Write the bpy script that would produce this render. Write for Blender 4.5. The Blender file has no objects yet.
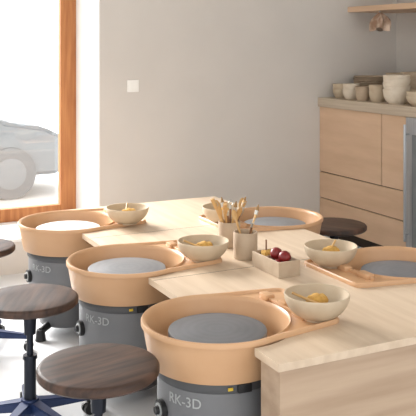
import bpy, bmesh, math, random
from mathutils import Vector, Matrix
random.seed(4)
S=bpy.context.scene
try:
    S.view_settings.view_transform='Standard'
except Exception: pass
COL=S.collection
def lin(c):
    return tuple(((v/255)/12.92 if v/255<=.04045 else ((v/255+.055)/1.055)**2.4) for v in c)+(1,)
def mat(name,c,rough=.5,metal=0,c2=None,scale=8,stretch=(1,1,1),bump=0,coat=0,detail=4,rings=0,spec=.5):
    m=bpy.data.materials.new(name); m.use_nodes=True
    nt=m.node_tree; b=nt.nodes['Principled BSDF']
    b.inputs['Base Color'].default_value=lin(c); b.inputs['Roughness'].default_value=rough
    b.inputs['Metallic'].default_value=metal; b.inputs['Specular IOR Level'].default_value=spec
    if coat: b.inputs['Coat Weight'].default_value=coat; b.inputs['Coat Roughness'].default_value=.3
    if c2 or bump:
        tc=nt.nodes.new('ShaderNodeTexCoord'); mp=nt.nodes.new('ShaderNodeMapping')
        mp.inputs['Scale'].default_value=stretch
        nt.links.new(tc.outputs['Object'],mp.inputs[0])
        n=nt.nodes.new('ShaderNodeTexNoise'); n.inputs['Scale'].default_value=scale; n.inputs['Detail'].default_value=detail
        nt.links.new(mp.outputs[0],n.inputs[0])
        fac=n.outputs['Fac']
        if rings:
            wv=nt.nodes.new('ShaderNodeTexWave'); wv.wave_type='RINGS'; wv.rings_direction='Z'
            wv.inputs['Scale'].default_value=rings; wv.inputs['Distortion'].default_value=1.0; wv.inputs['Detail'].default_value=6
            nt.links.new(mp.outputs[0],wv.inputs[0])
            mm=nt.nodes.new('ShaderNodeMix'); mm.inputs[0].default_value=.09
            nt.links.new(fac,mm.inputs[2]); nt.links.new(wv.outputs['Fac'],mm.inputs[3]); fac=mm.outputs[0]
        if c2:
            r=nt.nodes.new('ShaderNodeValToRGB')
            r.color_ramp.elements[0].position=.35; r.color_ramp.elements[1].position=.65
            r.color_ramp.elements[0].color=lin(c); r.color_ramp.elements[1].color=lin(c2)
            nt.links.new(fac,r.inputs[0]); nt.links.new(r.outputs[0],b.inputs['Base Color'])
        if bump:
            bp=nt.nodes.new('ShaderNodeBump'); bp.inputs['Strength'].default_value=bump; bp.inputs['Distance'].default_value=.01
            nt.links.new(fac,bp.inputs['Height']); nt.links.new(bp.outputs[0],b.inputs['Normal'])
    return m
M={}
M['wall']=mat('wall_paint',(213,208,202),.8,c2=(210,205,199),scale=3,bump=.03)
M['white']=mat('white_plaster',(240,239,236),.7,c2=(236,235,232),scale=4)
M['floor']=mat('floor_resin',(234,236,238),.28,c2=(222,224,227),scale=2)
M['ceil']=mat('ceiling_paint',(235,233,229),.8,c2=(230,228,224),scale=2)
M['ply']=mat('birch_plywood',(214,194,170),.4,c2=(202,180,155),scale=4,stretch=(7,.5,6),coat=.2,detail=8)
M['plyf']=mat('plywood_shaded',(190,166,142),.5,c2=(170,145,121),scale=2.2,stretch=(.6,5,8),detail=7)  # table plywood darkened in colour for the front panel's shadow
M['cab']=mat('cabinet_plywood',(218,186,156),.5,c2=(206,173,142),scale=3,stretch=(5,.6,4),detail=6)
M['edge']=mat('countertop_edge',(196,182,162),.5,c2=(180,164,144),scale=4,stretch=(3,.5,30))
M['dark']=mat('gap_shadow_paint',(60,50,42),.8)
M['wood']=mat('window_oak',(186,126,78),.5,c2=(162,102,60),scale=4,stretch=(8,8,.6),detail=5,spec=.3)
M['tan']=mat('splash_pan_plastic',(206,165,126),.38,c2=(200,157,117),scale=4,detail=6)
M['drum']=mat('wheel_body_grey',(124,125,127),.5,c2=(117,118,121),scale=5)
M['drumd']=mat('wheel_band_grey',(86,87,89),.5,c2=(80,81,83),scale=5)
M['text']=mat('label_ink',(178,181,181),.6)
M['black']=mat('black_rubber',(24,24,26),.5)
M['yellow']=mat('warning_sticker',(225,190,60),.5)
M['disc']=mat('wheel_head_aluminium',(136,139,143),.42,.2,c2=(122,125,129),scale=5,detail=6,rings=10)
M['discd']=mat('wheel_head_worn',(112,114,118),.5,.1,c2=(98,100,104),scale=5,detail=7,rings=10)
M['discw']=mat('wheel_head_white_sheen',(214,214,212),.5,.1,c2=(200,201,202),scale=5,detail=5,rings=10)  # white bat, with the window's reflection painted into its base colour
M['clay']=mat('bisque_clay',(200,184,160),.7,c2=(190,172,147),scale=14,bump=.05)
M['clay2']=mat('bisque_clay_dark',(186,167,144),.75,c2=(174,153,130),scale=14,bump=.05)
M['clay3']=mat('bisque_clay_pale',(220,208,190),.7,c2=(210,196,176),scale=14)
M['stool']=mat('walnut_seat',(90,66,54),.48,c2=(48,36,31),scale=3.0,stretch=(1.2,9,4),detail=8,bump=.12,spec=.35)
M['metal']=mat('stool_dark_metal',(38,42,52),.35,.6)
M['blue']=mat('stool_blue_base',(34,52,92),.4,.2)
M['steel']=mat('brushed_steel',(190,194,198),.3,.8,c2=(175,179,184),scale=6,stretch=(20,20,.5))
M['glassd']=mat('appliance_glass',(120,125,128),.15)
M['tool']=mat('tool_wood',(206,168,112),.5,c2=(188,146,90),scale=20,stretch=(1,1,.2))
M['toold']=mat('tool_dark_wood',(120,84,54),.5)
M['bristle']=mat('brush_bristle',(150,120,80),.9)
M['ferrule']=mat('brush_ferrule',(190,190,185),.3,.8)
M['red']=mat('dark_red_rubber',(120,24,26),.4)
M['sponge']=mat('sponge_yellow',(206,164,88),.95,c2=(180,136,66),scale=60,bump=.5)
M['car']=mat('car_paint',(124,130,135),.4,.0,spec=.2)
M['carw']=mat('car_glass',(70,82,90),.3,spec=.2)
M['tyre']=mat('hazed_tyre',(112,116,120),.9)  # tyre greyed up, outdoor glare and haze put into its colour
M['street']=mat('street_paving',(226,226,224),.85,c2=(216,216,214),scale=2)
M['cloth']=mat('linen_cloth',(206,186,168),.9,c2=(150,118,96),scale=16)
M['switch']=mat('switch_plastic',(246,245,241),.35)

def empty(name,loc=(0,0,0),rot=0):
    e=bpy.data.objects.new(name,None); e.location=loc; e.rotation_euler=(0,0,rot); e.empty_display_size=.1
    COL.objects.link(e); return e
def obj(name,bm,mats,parent=None,loc=(0,0,0),rot=(0,0,0),smooth=None):
    me=bpy.data.meshes.new(name); bm.normal_update(); bm.to_mesh(me); bm.free()
    if not isinstance(mats,(list,tuple)): mats=[mats]
    for m in mats: me.materials.append(m)
    if smooth:
        me.shade_smooth(); me.set_sharp_from_angle(angle=math.radians(smooth))
    o=bpy.data.objects.new(name,me); COL.objects.link(o)
    o.location=loc; o.rotation_euler=rot
    if parent: o.parent=parent
    return o
def addbox(bm,c,s,mi=0,bev=0,rot=None):
    r=bmesh.ops.create_cube(bm,size=1)
    vs=r['verts']
    bmesh.ops.scale(bm,vec=s,verts=vs)
    es=list({e for v in vs for e in v.link_edges})
    fs=list({f for v in vs for f in v.link_faces})
    if bev:
        q=bmesh.ops.bevel(bm,geom=es,offset=bev,segments=2,affect='EDGES',profile=.5)
        seen=set(q['verts'])|{v for v in vs if v.is_valid}
        vs=list(seen); fs=list({f for v in vs for f in v.link_faces})
    if rot is not None: bmesh.ops.rotate(bm,cent=(0,0,0),matrix=rot,verts=vs)
    bmesh.ops.translate(bm,vec=c,verts=vs)
    for f in fs: f.material_index=mi
    return vs
def addcyl(bm,p0,p1,r0,r1=None,seg=16,mi=0):
    if r1 is None: r1=r0
    p0=Vector(p0);p1=Vector(p1);d=p1-p0
    r=bmesh.ops.create_cone(bm,segments=seg,radius1=r0,radius2=r1,depth=d.length,cap_ends=True)
    vs=r['verts']; q=Vector((0,0,1)).rotation_difference(d.normalized()).to_matrix()
    bmesh.ops.rotate(bm,cent=(0,0,0),matrix=q,verts=vs)
    bmesh.ops.translate(bm,vec=(p0+p1)/2,verts=vs)
    for f in {f for v in vs for f in v.link_faces}: f.material_index=mi
    return vs
def addlathe(bm,prof,seg=64,mi=0,c=(0,0,0),rf=None):
    rings=[]
    for i,p in enumerate(prof):
        r,z=p
        if r<=1e-6: rings.append([bm.verts.new((c[0],c[1],c[2]+z))])
        else: rings.append([bm.verts.new((c[0]+r*math.cos(2*math.pi*k/seg),c[1]+r*math.sin(2*math.pi*k/seg),c[2]+z)) for k in range(seg)])
    for a,b in zip(rings[:-1],rings[1:]):
        for k in range(seg):
            k2=(k+1)%seg
            if len(a)==1 and len(b)==1: continue
            if len(a)==1: f=bm.faces.new((a[0],b[k2],b[k]))
            elif len(b)==1: f=bm.faces.new((a[k],a[k2],b[0]))
            else: f=bm.faces.new((a[k],a[k2],b[k2],b[k]))
            f.material_index=mi
def fixn(bm): bmesh.ops.recalc_face_normals(bm,faces=bm.faces)
def boxobj(name,boxes,mats,parent=None,bev=0,loc=(0,0,0)):
    bm=bmesh.new()
    for b in boxes:
        lo,hi=b[0],b[1]; mi=b[2] if len(b)>2 else 0
        addbox(bm,[(lo[i]+hi[i])/2 for i in range(3)],[hi[i]-lo[i] for i in range(3)],mi,bev)
    return obj(name,bm,mats,parent,loc)

# ---------------- room ----------------
YB=5.75; XR=4.73; XL=-1.6; ZC=3.1; YR=-1.2
boxobj('floor',[((XL-.3,YR,-.12),(XR+.3,YB+.6,0))],M['floor'])
boxobj('ceiling',[((XL-.3,YR,ZC),(XR+.3,YB+.6,ZC+.12))],M['ceil'])
WX0=-.3; WX1=1.98; WZ=.25; WT=2.75
boxobj('wall_back',[((WX1,YB,0),(XR+.3,YB+.6,ZC)),((XL-.3,YB,0),(WX0,YB+.6,ZC)),((WX0,YB,0),(WX1,YB+.6,WZ-.02)),((WX0,YB,WT),(WX1,YB+.6,ZC))],M['wall'])
boxobj('wall_right',[((XR,YR,0),(XR+.3,YB,ZC))],M['wall'])
boxobj('wall_left',[((XL-.3,YR,0),(XL,YB,.5)),((XL-.3,YR,2.7),(XL,YB,ZC)),((XL-.3,4.9,.5),(XL,YB,2.7)),((XL-.3,2.3,.5),(XL,2.6,2.7)),((XL-.3,YR,.5),(XL,-.6,2.7))],M['wall'])
boxobj('trim_1',[((WX1-.012,YB-.002,WZ),(WX1,YB+.54,WT)),((WX0,YB-.002,WZ),(WX0+.012,YB+.54,WT)),((WX0,YB-.03,WZ-.02),(WX1,YB+.60,WZ))],M['white'])
w=empty('window_1',(0,YB+.54,0))
boxobj('frame',[((WX1-.14,0,WZ),(WX1-.012,.07,WT)),((WX0+.012,0,WZ),(WX0+.14,.07,WT)),((WX0+.14,0,WZ),(WX1-.14,.07,WZ+.10)),((WX0+.14,0,WT-.1),(WX1-.14,.07,WT)),((.72,0,WZ+.1),(.86,.07,WT-.1))],M['wood'],w,bev=.006)
g=bpy.data.materials.new('window_glass'); g.use_nodes=True; nt=g.node_tree; nt.nodes.clear()
o_=nt.nodes.new('ShaderNodeOutputMaterial'); mx=nt.nodes.new('ShaderNodeMixShader'); mx.inputs[0].default_value=.06
tr=nt.nodes.new('ShaderNodeBsdfTransparent'); gl=nt.nodes.new('ShaderNodeBsdfGlossy'); gl.inputs['Roughness'].default_value=.02
nt.links.new(tr.outputs[0],mx.inputs[1]); nt.links.new(gl.outputs[0],mx.inputs[2]); nt.links.new(mx.outputs[0],o_.inputs[0])
boxobj('glass',[((WX0+.14,.03,WZ+.1),(.72,.036,WT-.1)),((.86,.03,WZ+.1),(WX1-.14,.036,WT-.1))],g,w)
sw=empty('light_switch',(2.237,YB,1.298))
boxobj('plate',[((-.045,-.012,-.045),(.045,0,.045))],M['switch'],sw,bev=.003)
boxobj('rocker',[((-.03,-.018,-.03),(.03,-.012,.03))],M['switch'],sw,bev=.002)

# ---------------- outside ----------------
boxobj('street_ground',[((-25,YB+.65,-.6),(30,40,-.36))],M['street'])
car=empty('parked_car',(1.1,11.3,-.36))
prof=[(-2.1,.35),(-2.12,.75),(-2.0,.95),(-1.5,1.0),(-.95,1.38),(-.5,1.44),(.35,1.42),(.85,1.22),(1.25,.98),(1.75,.90),(2.05,.74),(2.1,.4),(1.95,.28),(-1.95,.28)]
bm=bmesh.new()
def prism(bm,pts,y0,y1,mi=0,inset=0):
    a=[bm.verts.new((x,y0,z)) for x,z in pts]; b=[bm.verts.new((x,y1,z)) for x,z in pts]
    fs=[bm.faces.new(a),bm.faces.new(b[::-1])]
    n=len(pts)
    for i in range(n): fs.append(bm.faces.new((a[i],b[i],b[(i+1)%n],a[(i+1)%n])))
    for f in fs: f.material_index=mi
prism(bm,prof,-.85,.85); fixn(bm)
bmesh.ops.bevel(bm,geom=[e for e in bm.edges],offset=.05,segments=3,affect='EDGES')
obj('body',bm,M['car'],car,smooth=35)
bm=bmesh.new()
for y0,y1 in((-.865,-.845),(.845,.865)):
    prism(bm,[(-1.35,.97),(-.9,1.3),(-.3,1.36),(-.3,.96)],y0,y1); prism(bm,[(-.24,.96),(-.24,1.36),(.33,1.35),(.8,1.17),(1.1,.96)],y0,y1)
prism(bm,[(.42,1.40),(.46,1.42),(.90,1.23),(.86,1.20)],-.7,.7)
fixn(bm); obj('windows',bm,M['carw'],car)
bm=bmesh.new()
for x in(-1.35,1.3):
    for y in(-.88,.66): addcyl(bm,(x,y,.33),(x,y+.22,.33),.33,seg=32); addcyl(bm,(x,y-.01,.33),(x,y+.23,.33),.2,seg=24,mi=1)
obj('wheels',bm,[M['tyre'],M['car']],car,smooth=40)

# ---------------- table ----------------
TX0,TX1,TY0,TY1=1.35,2.47,2.21,4.86
LW=[(1.36,2.65),(1.36,3.57),(1.36,4.50)]; RW=[(2.46,2.96),(2.46,4.07)]
NR=.288
def outline():
    pts=[(TX0,TY0),(TX1,TY0)]
    def arc(cx,cy,x,up):
        a=math.acos((cx-x)/NR) if up else math.acos((x-cx)/NR)
        out=[]
        n=28
        for i in range(n+1):
            if up:
                t=-a+2*a*i/n; out.append((cx-NR*math.cos(t),cy+NR*math.sin(t)))
            else:
                t=a-2*a*i/n; out.append((cx+NR*math.cos(t),cy+NR*math.sin(t)))
        return out
    for c in RW: pts+=arc(c[0],c[1],TX1,True)
    pts+=[(TX1,TY1),(TX0,TY1)]
    for c in LW[::-1]: pts+=arc(c[0],c[1],TX0,False)
    return pts
table=empty('studio_worktable')
bm=bmesh.new(); pts=outline()
a=[bm.verts.new((x,y,.600)) for x,y in pts]; b=[bm.verts.new((x,y,.574)) for x,y in pts]
n=len(pts)
bm.faces.new(a); bm.faces.new(b[::-1])
for i in range(n): bm.faces.new((a[i],b[i],b[(i+1)%n],a[(i+1)%n]))
fixn(bm); bmesh.ops.triangulate(bm,faces=[f for f in bm.faces if len(f.verts)>4])
obj('top',bm,M['ply'],table)
boxobj('base',[((TX0+.012,TY0+.012,0),(TX1-.012,TY0+.032,.574)),((TX0+.012,TY0+.032,0),(TX0+.032,TY0+.13,.574)),((TX1-.032,TY0+.032,0),(TX1-.012,TY0+.4,.574)),
  ((1.9,TY0+.032,0),(1.92,TY1-.04,.574)),((TX0+.03,TY1-.04,0),(TX1-.03,TY1-.02,.574))],M['plyf'],table)
boxobj('seams',[((TX0+.002,3.235,.5995),(TX1-.002,3.238,.6003)),((TX0+.002,4.085,.5995),(2.17,4.088,.6003))],M['dark'],table)

# ---------------- pottery wheels ----------------
def textmesh(name,s,size,R,z,ang,parent):
    cu=bpy.data.curves.new('t','FONT'); cu.body=s; cu.size=size; cu.extrude=.0008; cu.align_x='CENTER'; cu.resolution_u=3
    to=bpy.data.objects.new('t',cu); COL.objects.link(to)
    bpy.context.view_layer.update()
    dg=bpy.context.evaluated_depsgraph_get(); me=bpy.data.meshes.new_from_object(to.evaluated_get(dg))
    bpy.data.objects.remove(to)
    for v in me.vertices:
        x,y,t=v.co; a=ang+x/R
        v.co=((R+.0012+t)*math.cos(a),(R+.0012+t)*math.sin(a),z+y)
    me.materials.clear(); me.materials.append(M['text'])
    o=bpy.data.objects.new(name,me); COL.objects.link(o); o.parent=parent; return o
def wheel(cx,cy,side,dm):
    e=empty('pottery_wheel',(cx,cy,0))
    fl=1 if side=='L' else -1
    seg=160; bm=bmesh.new(); rings=[]
    R=.278
    cols=[]
    for k in range(seg):
        th=2*math.pi*k/seg; c,s=math.cos(th),abs(math.sin(th))
        ro=R
        if c>0:
            t1=.278/(s+.17*c); t2=.40/c
            ro=(t1**-26+t2**-26)**(-1/26)
        ro=max(ro,R)
        w=min(1,max(0,(ro-R)/.03))
        mid=.608*w+.617*(1-w)
        P=[(.04,.50),(.236,.50),(.247,.515),(.255,.600),(.259,.612),(.264,.617 ),(.264+.003,.608*w+.618*(1-w)),(max(ro-.018,.2675),mid),(max(ro-.012,.2685),.618),(ro-.004,.6185),(ro,.613),(ro,.6003),(.2725,.6003),(.270,.590),(.254,.50),(.246,.470),(.04,.468)]
        cols.append([bm.verts.new((r*math.cos(th)*fl,r*math.sin(th),z)) for r,z in P])
    m=len(P)
    for k in range(seg):
        A,B=cols[k],cols[(k+1)%seg]
        for j in range(m-1): bm.faces.new((A[j],B[j],B[j+1],A[j+1]))
        bm.faces.new((A[m-1],B[m-1],B[0],A[0]))
    fixn(bm)
    obj('splash_pan',bm,M['tan'],e,smooth=45)
    bm=bmesh.new()
    for yy,l in((-.115,.075),(.02,.06),(.13,.06)):
        x=.30-abs(yy)*.12
        addbox(bm,(x*fl,yy,.618),(.04,l,.026),0,.006)
    addbox(bm,(.285*fl,0,.613),(.018,.33,.016),0,.004)
    obj('pan_clips',bm,M['tan'],e,smooth=40)
    bm=bmesh.new()
    addlathe(bm,[(0,.5755),(.03,.576),(.172,.576),(.1785,.574),(.18,.570),(.18,.558),(.174,.556),(.05,.552),(.036,.545),(.036,.46),(0,.46)],96)
    fixn(bm); obj('wheel_head',bm,dm,e,smooth=30)
    bm=bmesh.new()
    addlathe(bm,[(0,.467),(.222,.467),(.226,.462),(.226,.435),(.222,.430),(.219,.428),(.219,.225),(.212,.213),(0,.213)],80)
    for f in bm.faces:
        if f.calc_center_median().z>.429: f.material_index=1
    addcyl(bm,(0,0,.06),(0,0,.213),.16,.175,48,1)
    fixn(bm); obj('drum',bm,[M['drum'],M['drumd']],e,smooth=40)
    bm=bmesh.new()
    for i in range(3):
        a=math.radians(-150+120*i) if fl>0 else math.radians(-30+120*i)
        d=Vector((math.cos(a),math.sin(a),0))
        addcyl(bm,d*.1+Vector((0,0,.085)),d*.215+Vector((0,0,.05)),.022,.02,12)
        addcyl(bm,d*.215+Vector((0,0,.0)),d*.215+Vector((0,0,.06)),.03,.022,16)
    obj('legs',bm,M['black'],e,smooth=40)
    ang=math.radians(-149 if fl>0 else -60)
    textmesh('label','RK-3D',.048,.219,.375,ang,e)
    bm=bmesh.new(); a=math.radians(-178 if fl>0 else -5); d=Vector((math.cos(a),math.sin(a),0))
    addcyl(bm,d*.21+Vector((0,0,.33)),d*.235+Vector((0,0,.33)),.034,.034,24,0)
    addcyl(bm,d*.233+Vector((0,0,.33)),d*.238+Vector((0,0,.33)),.024,.024,24,1)
    addcyl(bm,d*.236+Vector((0,0,.33)),d*.25+Vector((0,0,.33)),.016,.013,20,0)
    a=math.radians(-94 if fl>0 else -150); d=Vector((math.cos(a),math.sin(a),0)); rm=Matrix.Rotation(a,3,'Z')
    addbox(bm,d*.232+Vector((0,0,.450)),(.016,.05,.03),0,.003,rm)
    addbox(bm,d*.228+Vector((0,0,.450))+Vector((-.05*d.y*-1,.05*d.x*-1,0)),(.005,.018,.010),2,.001,rm)
    obj('fittings',bm,[M['black'],M['text'],M['yellow']],e,smooth=40)
    a0=math.radians(-75)
    cu=bpy.data.curves.new('cable','CURVE'); cu.dimensions='3D'; cu.bevel_depth=.004; sp=cu.splines.new('BEZIER'); 
    pp=[(.23*math.cos(a0),.23*math.sin(a0),.43),(.27*math.cos(a0),.27*math.sin(a0),.3),(.25*math.cos(a0),.25*math.sin(a0),.12),(.2*math.cos(a0)+.02,.2*math.sin(a0),.02)]
    sp.bezier_points.add(3)
    for bp_,p in zip(sp.bezier_points,pp): bp_.co=p; bp_.handle_left_type=bp_.handle_right_type='AUTO'
    cu.materials.append(M['black']); co=bpy.data.objects.new('cable',cu); COL.objects.link(co); co.parent=e
    return e
for (x,y),dm in zip(LW,(M['discd'],M['disc'],M['discw'])): wheel(x,y,'L',dm)  # head tones paler farther back, painting in the window's reflection
for (x,y),dm in zip(RW,(M['discd'],M['disc'])): wheel(x,y,'R',dm)

# ---------------- bowls ----------------
def bowlprof(R,h,t=.006,foot=.45):
    o=[(0,.004),(R*foot*.8,.004),(R*foot*.86,0),(R*foot,0),(R*foot*1.04,.008)]
    for i in range(1,11):
        u=i/10; o.append((R*foot*1.04+(R-R*foot*1.04)*math.sin(u*math.pi/2)**.85,.008+(h-.008)*(u**1.25)))
    o[-1]=(R,h-.003)
    inn=[(R-.001,h),(R-t+.001,h)]
    for i in range(9,-1,-1):
        u=i/10; r=(R*foot*.8)+(R-t-R*foot*.8)*math.sin(u*math.pi/2)**.85 if i else R*foot*.7
        inn.append((r,.016+(h-.016)*(u**1.25)))
    inn.append((0,.013))
    return o+inn
def tooling(bm,R,h,rot):
    c,s=math.cos(rot),math.sin(rot)
    q=bmesh.ops.create_icosphere(bm,subdivisions=3,radius=1)['verts']
    for v in q:
        v.co=Vector((v.co.x*.042*(1+.12*math.sin(v.co.y*7)),v.co.y*.034,v.co.z*.022*(1+.15*math.cos(v.co.x*9))))+Vector((.022,.030,.056))
    for f in {f for v in q for f in v.link_faces}: f.material_index=1
    p0=Vector((-c*R*.45,-s*R*.45,.034)); p1=Vector((c*R*.74-s*.02,s*R*.74+c*.02,h*1.02))
    addcyl(bm,p0,p1,.006,.0045,12,2)
    addcyl(bm,p0,p0+(p1-p0)*.2,.0075,.0075,12,3)
def bowl(x,y,z,R,h,rot,m=M['clay'],name='clay_bowl',tools=True):
    e=empty(name,(x,y,z))
    bm=bmesh.new(); addlathe(bm,bowlprof(R,h),72); fixn(bm); obj('vessel',bm,m,e,smooth=50)
    if tools:
        bm=bmesh.new(); tooling(bm,R,h,rot); obj('sponge_and_tool',bm,[M['clay'],M['sponge'],M['tool'],M['toold']],e,smooth=50)
bowl(1.69,2.50,.6085,.12,.092,2.5)
bowl(1.675,3.41,.6085,.12,.092,2.6)
bowl(1.64,4.30,.6085,.12,.092,1.0)
bowl(2.15,3.07,.6085,.12,.092,.5)
bowl(2.13,4.08,.6085,.12,.092,1.5)

# ---------------- tool cups ----------------
def cup(x,y,z,R,h,sticks,m,name='tool_cup',seed=1):
    rnd=random.Random(seed)
    e=empty(name,(x,y,z)); bm=bmesh.new()
    addlathe(bm,[(0,0),(R*.94,0),(R*.98,.004),(R,.02),(R*1.0,h-.003),(R*.985,h),(R*.90,h),(R*.89,h-.004),(R*.88,.008),(0,.008)],48); fixn(bm)
    obj('cup',bm,m,e,smooth=45)
    if sticks:
        bm=bmesh.new()
        for i in range(sticks):
            a=2*math.pi*i/sticks+rnd.uniform(-.3,.3); rr=R*.5*rnd.uniform(.5,1)
            a2=a+rnd.uniform(-.4,.4); L=h+rnd.uniform(.03,.08); R2=R*.72
            p0=Vector((-math.cos(a)*rr*.3,-math.sin(a)*rr*.3,.012)); pr=Vector((math.cos(a2)*R2,math.sin(a2)*R2,h))
            p1=p0+(pr-p0)*(L/h)
            typ=i%4; d=(p1-p0).normalized()
            addcyl(bm,p0,p1,.006,.0055,10,0 if typ!=2 else 1)
            if typ==0:
                addcyl(bm,p1,p1+d*.02,.008,.009,12,2); addcyl(bm,p1+d*.02,p1+d*.05,.010,.002,12,3)
            elif typ==1:
                q=bmesh.ops.create_uvsphere(bm,u_segments=12,v_segments=8,radius=1)['verts']
                rm=Vector((0,0,1)).rotation_difference(d).to_matrix()
                for v in q: v.co=rm@Vector((v.co.x*.015,v.co.y*.005,v.co.z*.028))+p1+d*.02
            elif typ==2:
                addcyl(bm,p1,p1+d*.018,.006,.006,10,2)
                for j in range(8):
                    t0,t1=[math.pi*2*k/8 for k in(j,j+1)]
                    rm=Vector((0,0,1)).rotation_difference(d).to_matrix()
                    A=rm@Vector((.011*math.sin(t0),0,.016-.016*math.cos(t0)))+p1+d*.016; B=rm@Vector((.011*math.sin(t1),0,.016-.016*math.cos(t1)))+p1+d*.016
                    addcyl(bm,A,B,.0014,.0014,6,2)
            else:
                addcyl(bm,p1-d*.002,p1+d*.05,.008,.011,12,0); 
        obj('tools',bm,[M['tool'],M['toold'],M['ferrule'],M['bristle']],e,smooth=45)
cup(1.924,3.62,.6,.055,.125,17,M['clay2'],seed=3)
cup(1.885,3.385,.6,.057,.125,3,M['clay2'],seed=5)
tb=empty('clay_tool_box',(1.90,3.135,.6))
boxobj('box',[((-.055,-.115,0),(.055,.115,.008)),((-.055,-.115,.008),(-.047,.115,.068)),((.047,-.115,.008),(.055,.115,.068)),((-.047,-.115,.008),(.047,-.107,.068)),((-.047,.107,.008),(.047,.115,.068)),((-.047,.03,.008),(.047,.037,.06))],M['clay2'],tb,bev=.0015)
bm=bmesh.new()
for (x,y,z,r) in((.0,-.005,.078,.028),(.01,-.06,.074,.028),(-.02,-.05,.045,.02)):
    addlathe(bm,[(0,-r),(r*.6,-r*.85),(r*.95,-r*.3),(r,.1*r),(r*.8,r*.6),(r*.35,r*.9),(0,r*.95)],24,0,(x,y,z))
addbox(bm,(.0,.07,.05),(.05,.045,.05),1,.008)
addcyl(bm,(-.02,.05,.02),(.01,.10,.115),.004,.004,10,2)
addcyl(bm,(.02,-.09,.02),(.0,-.02,.05),.012,.012,10,2)
fixn(bm); obj('ribs_and_sponges',bm,[M['red'],M['sponge'],M['toold']],tb,smooth=50)

# ---------------- stools ----------------
def stool(x,y,z,rot,D=.40):
    e=empty('workshop_stool',(x,y,0),rot); R=D/2
    bm=bmesh.new(); addlathe(bm,[(0,z-.003),(R*.5,z-.002),(R-.014,z),(R-.005,z-.003),(R,z-.010),(R,z-.026),(R-.006,z-.033),(R-.012,z-.035),(0,z-.035)],80); fixn(bm)
    obj('seat',bm,M['stool'],e,smooth=40)
    bm=bmesh.new()
    zz=z-.035
    addbox(bm,(0,0,zz-.004),(.17,.17,.008),0,.002)
    addbox(bm,(0,0,zz-.022),(.07,.10,.03),0,.005)
    addcyl(bm,(0,0,.14),(0,0,zz-.03),.014,.014,20)
    addcyl(bm,(0,0,zz-.12),(0,0,zz-.035),.024,.028,24)
    addcyl(bm,(0,0,.12),(0,0,.30),.025,.025,24)
    addcyl(bm,(0,0,.30),(0,0,.315),.030,.028,24)
    addcyl(bm,(0,.02,zz-.03),(.13,.05,zz-.045),.005,.005,10)
    addcyl(bm,(.13,.05,zz-.045),(.155,.056,zz-.047),.010,.010,12)
    obj('column',bm,M['metal'],e,smooth=40)
    bm=bmesh.new()
    addcyl(bm,(0,0,.075),(0,0,.135),.045,.036,24)
    for i in range(5):
        a=2*math.pi*i/5+.3; d=Vector((math.cos(a),math.sin(a),0)); n_=Vector((-d.y,d.x,0))
        P=[d*.03+Vector((0,0,.105)),d*.27+Vector((0,0,.075))]
        vs=[]
        for p,wd,hh in((P[0],.026,.022),(P[1],.015,.012)):
            for sx,sz in((-1,-1),(1,-1),(1,1),(-1,1)): vs.append(bm.verts.new(p+n_*wd*sx+Vector((0,0,hh*sz))))
        for q in((0,1,2,3),(7,6,5,4),(0,4,5,1),(1,5,6,2),(2,6,7,3),(3,7,4,0)): bm.faces.new([vs[k] for k in q])
    fixn(bm); bmesh.ops.bevel(bm,geom=[ed for ed in bm.edges if ed.calc_length()>.02],offset=.004,segments=2,affect='EDGES')
    obj('star_base',bm,M['blue'],e,smooth=40)
    bm=bmesh.new()
    for i in range(5):
        a=2*math.pi*i/5+.3; d=Vector((math.cos(a),math.sin(a),0)); n_=Vector((-d.y,d.x,0)); c=d*.27
        addcyl(bm,c+Vector((0,0,.05)),c+Vector((0,0,.085)),.007,.007,10)
        for s in(-1,1): addcyl(bm,c+n_*.006*s+Vector((0,0,.026)),c+n_*.022*s+Vector((0,0,.026)),.026,.024,20)
        addbox(bm,c+Vector((0,0,.045)),(.03,.03,.014),0,.003)
    obj('casters',bm,M['black'],e,smooth=40)
stool(.876,2.56,.562,.2)
stool(.861,3.39,.557,1.1)
stool(.826,4.37,.557,.6)
stool(2.96,4.19,.50,2.0)

# ---------------- cabinet ----------------
cx=3.915; ZT=1.165; y1=YB-.002; y0=4.655; ye=2.2
cab=empty('storage_cabinet')
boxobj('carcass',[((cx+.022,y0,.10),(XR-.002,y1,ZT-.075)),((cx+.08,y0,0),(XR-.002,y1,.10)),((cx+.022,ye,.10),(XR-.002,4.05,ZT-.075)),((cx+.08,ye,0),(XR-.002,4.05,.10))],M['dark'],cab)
def fr(a,b,z0,z1): return ((cx,a,z0),(cx+.020,b,z1))
g_=.004
boxobj('doors_and_drawers',[fr(4.93+g_,y1,.550,ZT-.078),fr(y0,4.93-g_,.550,ZT-.078),fr(y0,y1,.332,.542),fr(y0,y1,.10,.324),fr(ye,4.05,.10,.325),fr(ye,4.05,.331,.543),fr(ye,3.2,.549,ZT-.078),fr(3.206,4.05,.549,ZT-.078)],M['cab'],cab,bev=.0015)
boxobj('countertop',[((cx-.02,ye,ZT-.075),(XR-.002,y1,ZT))],M['edge'],cab,bev=.002)
ap=empty('dishwasher')
boxobj('housing',[((cx+.02,4.056,.0),(XR-.05,4.649,ZT-.078),0),((cx-.004,4.056,.09),(cx+.02,4.649,ZT-.08),0),((cx-.008,4.13,.16),(cx-.004,4.58,ZT-.2),1)],[M['steel'],M['glassd']],ap)
bm=bmesh.new(); addcyl(bm,(cx-.04,4.62,.2),(cx-.04,4.62,ZT-.13),.010,.010,16)
for z in(.25,ZT-.2): addcyl(bm,(cx-.04,4.62,z),(cx-.003,4.62,z),.007,.007,12)
obj('handle',bm,M['steel'],ap,smooth=40)

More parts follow.
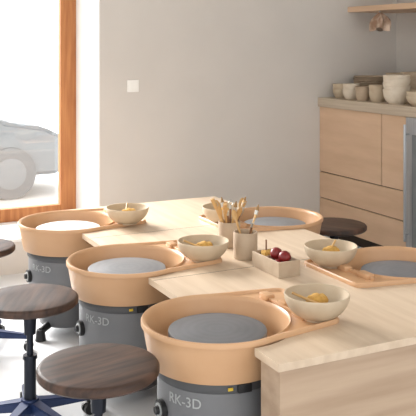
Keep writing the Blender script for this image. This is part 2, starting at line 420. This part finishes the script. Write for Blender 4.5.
def cupstack(name,x,y,R,h,n_,m,dz=None,foot=.6,z=ZT):
    e=empty(name,(x,y,z)); bm=bmesh.new(); dz=dz or h*.35
    for i in range(n_):
        pr=bowlprof(R*random.uniform(.97,1.03),h,.005,foot)
        addlathe(bm,pr,36,0,(random.uniform(-.004,.004),random.uniform(-.004,.004),i*dz))
    fixn(bm); obj('stack',bm,m,e,smooth=50)
cupstack('stacked_bowls',4.06,5.64,.072,.075,2,M['clay'],.04,.7)
cupstack('stacked_bowls',4.02,5.45,.070,.085,2,M['clay3'],.04,.7)
cupstack('small_clay_cup',4.00,5.27,.060,.11,1,M['clay2'],foot=.8)
cupstack('stacked_bowls',4.01,5.10,.064,.085,2,M['clay'],.045,.7)
cupstack('stacked_bowls',4.00,4.86,.098,.085,6,M['clay3'],.026)
cupstack('stacked_bowls',4.02,4.62,.10,.075,2,M['clay'],.028)
cupstack('stacked_plates',4.32,5.58,.15,.035,10,M['clay2'],.016)
cupstack('stacked_plates',4.40,5.25,.15,.035,12,M['clay'],.016)
cupstack('stacked_bowls',4.28,4.98,.11,.08,6,M['clay2'],.030)
cupstack('stacked_bowls',4.36,4.71,.12,.09,8,M['clay'],.028)
cupstack('stacked_bowls',4.55,4.98,.10,.09,9,M['clay2'],.030)

sh=empty('wall_shelf')
boxobj('board',[((4.20,3.2,1.885),(XR-.002,YB-.002,1.93))],M['cab'],sh,bev=.002)
boxobj('brackets',[((4.30,yy,1.73),(XR-.004,yy+.02,1.885)) for yy in(3.8,)],M['steel'],sh)
hc=empty('hanging_cloth',(4.27,5.40,1.885))
bm=bmesh.new(); rows=[]
for i in range(13):
    u=i/12; rows.append([])
    for k in range(36):
        a=2*math.pi*k/36; r=(.012+.095*math.sin(min(1,u*1.5)*math.pi/2))*(1+.28*math.sin(a*5+u*2))*(1-.15*u)
        rows[-1].append(bm.verts.new((r*math.cos(a)*.55,r*math.sin(a),-.012-.14*u-.016*math.sin(a*3)*u)))
for a_,b_ in zip(rows[:-1],rows[1:]):
    for k in range(36): bm.faces.new((a_[k],a_[(k+1)%36],b_[(k+1)%36],b_[k]))
bm.faces.new(rows[0]); bm.faces.new(rows[-1]); fixn(bm)
addcyl(bm,(0,0,0),(0,0,-.02),.004,.004,8,1)
obj('cloth',bm,[M['cloth'],M['steel']],hc,smooth=60)

# ---------------- light ----------------
wd=bpy.data.worlds.new('World'); S.world=wd; wd.use_nodes=True; nt=wd.node_tree; bg=nt.nodes['Background']
bg.inputs[0].default_value=(1,.993,.982,1); bg.inputs[1].default_value=1.9
sl=bpy.data.lights.new('daylight','SUN'); sl.energy=17; sl.angle=math.radians(38); sl.color=(1,.985,.965)
so=bpy.data.objects.new('daylight',sl); COL.objects.link(so)
so.rotation_euler=Vector((.34,-1,-.60)).to_track_quat('-Z','Y').to_euler()
# ---------------- camera ----------------
cd=bpy.data.cameras.new('camera'); co=bpy.data.objects.new('camera',cd); COL.objects.link(co)
cd.sensor_width=36; cd.lens=820/416*36; cd.shift_y=-(208-45)/416
co.location=(0,0,1.605); co.rotation_euler=(math.radians(90),0,math.radians(-26.5)); cd.clip_start=.05
S.camera=co
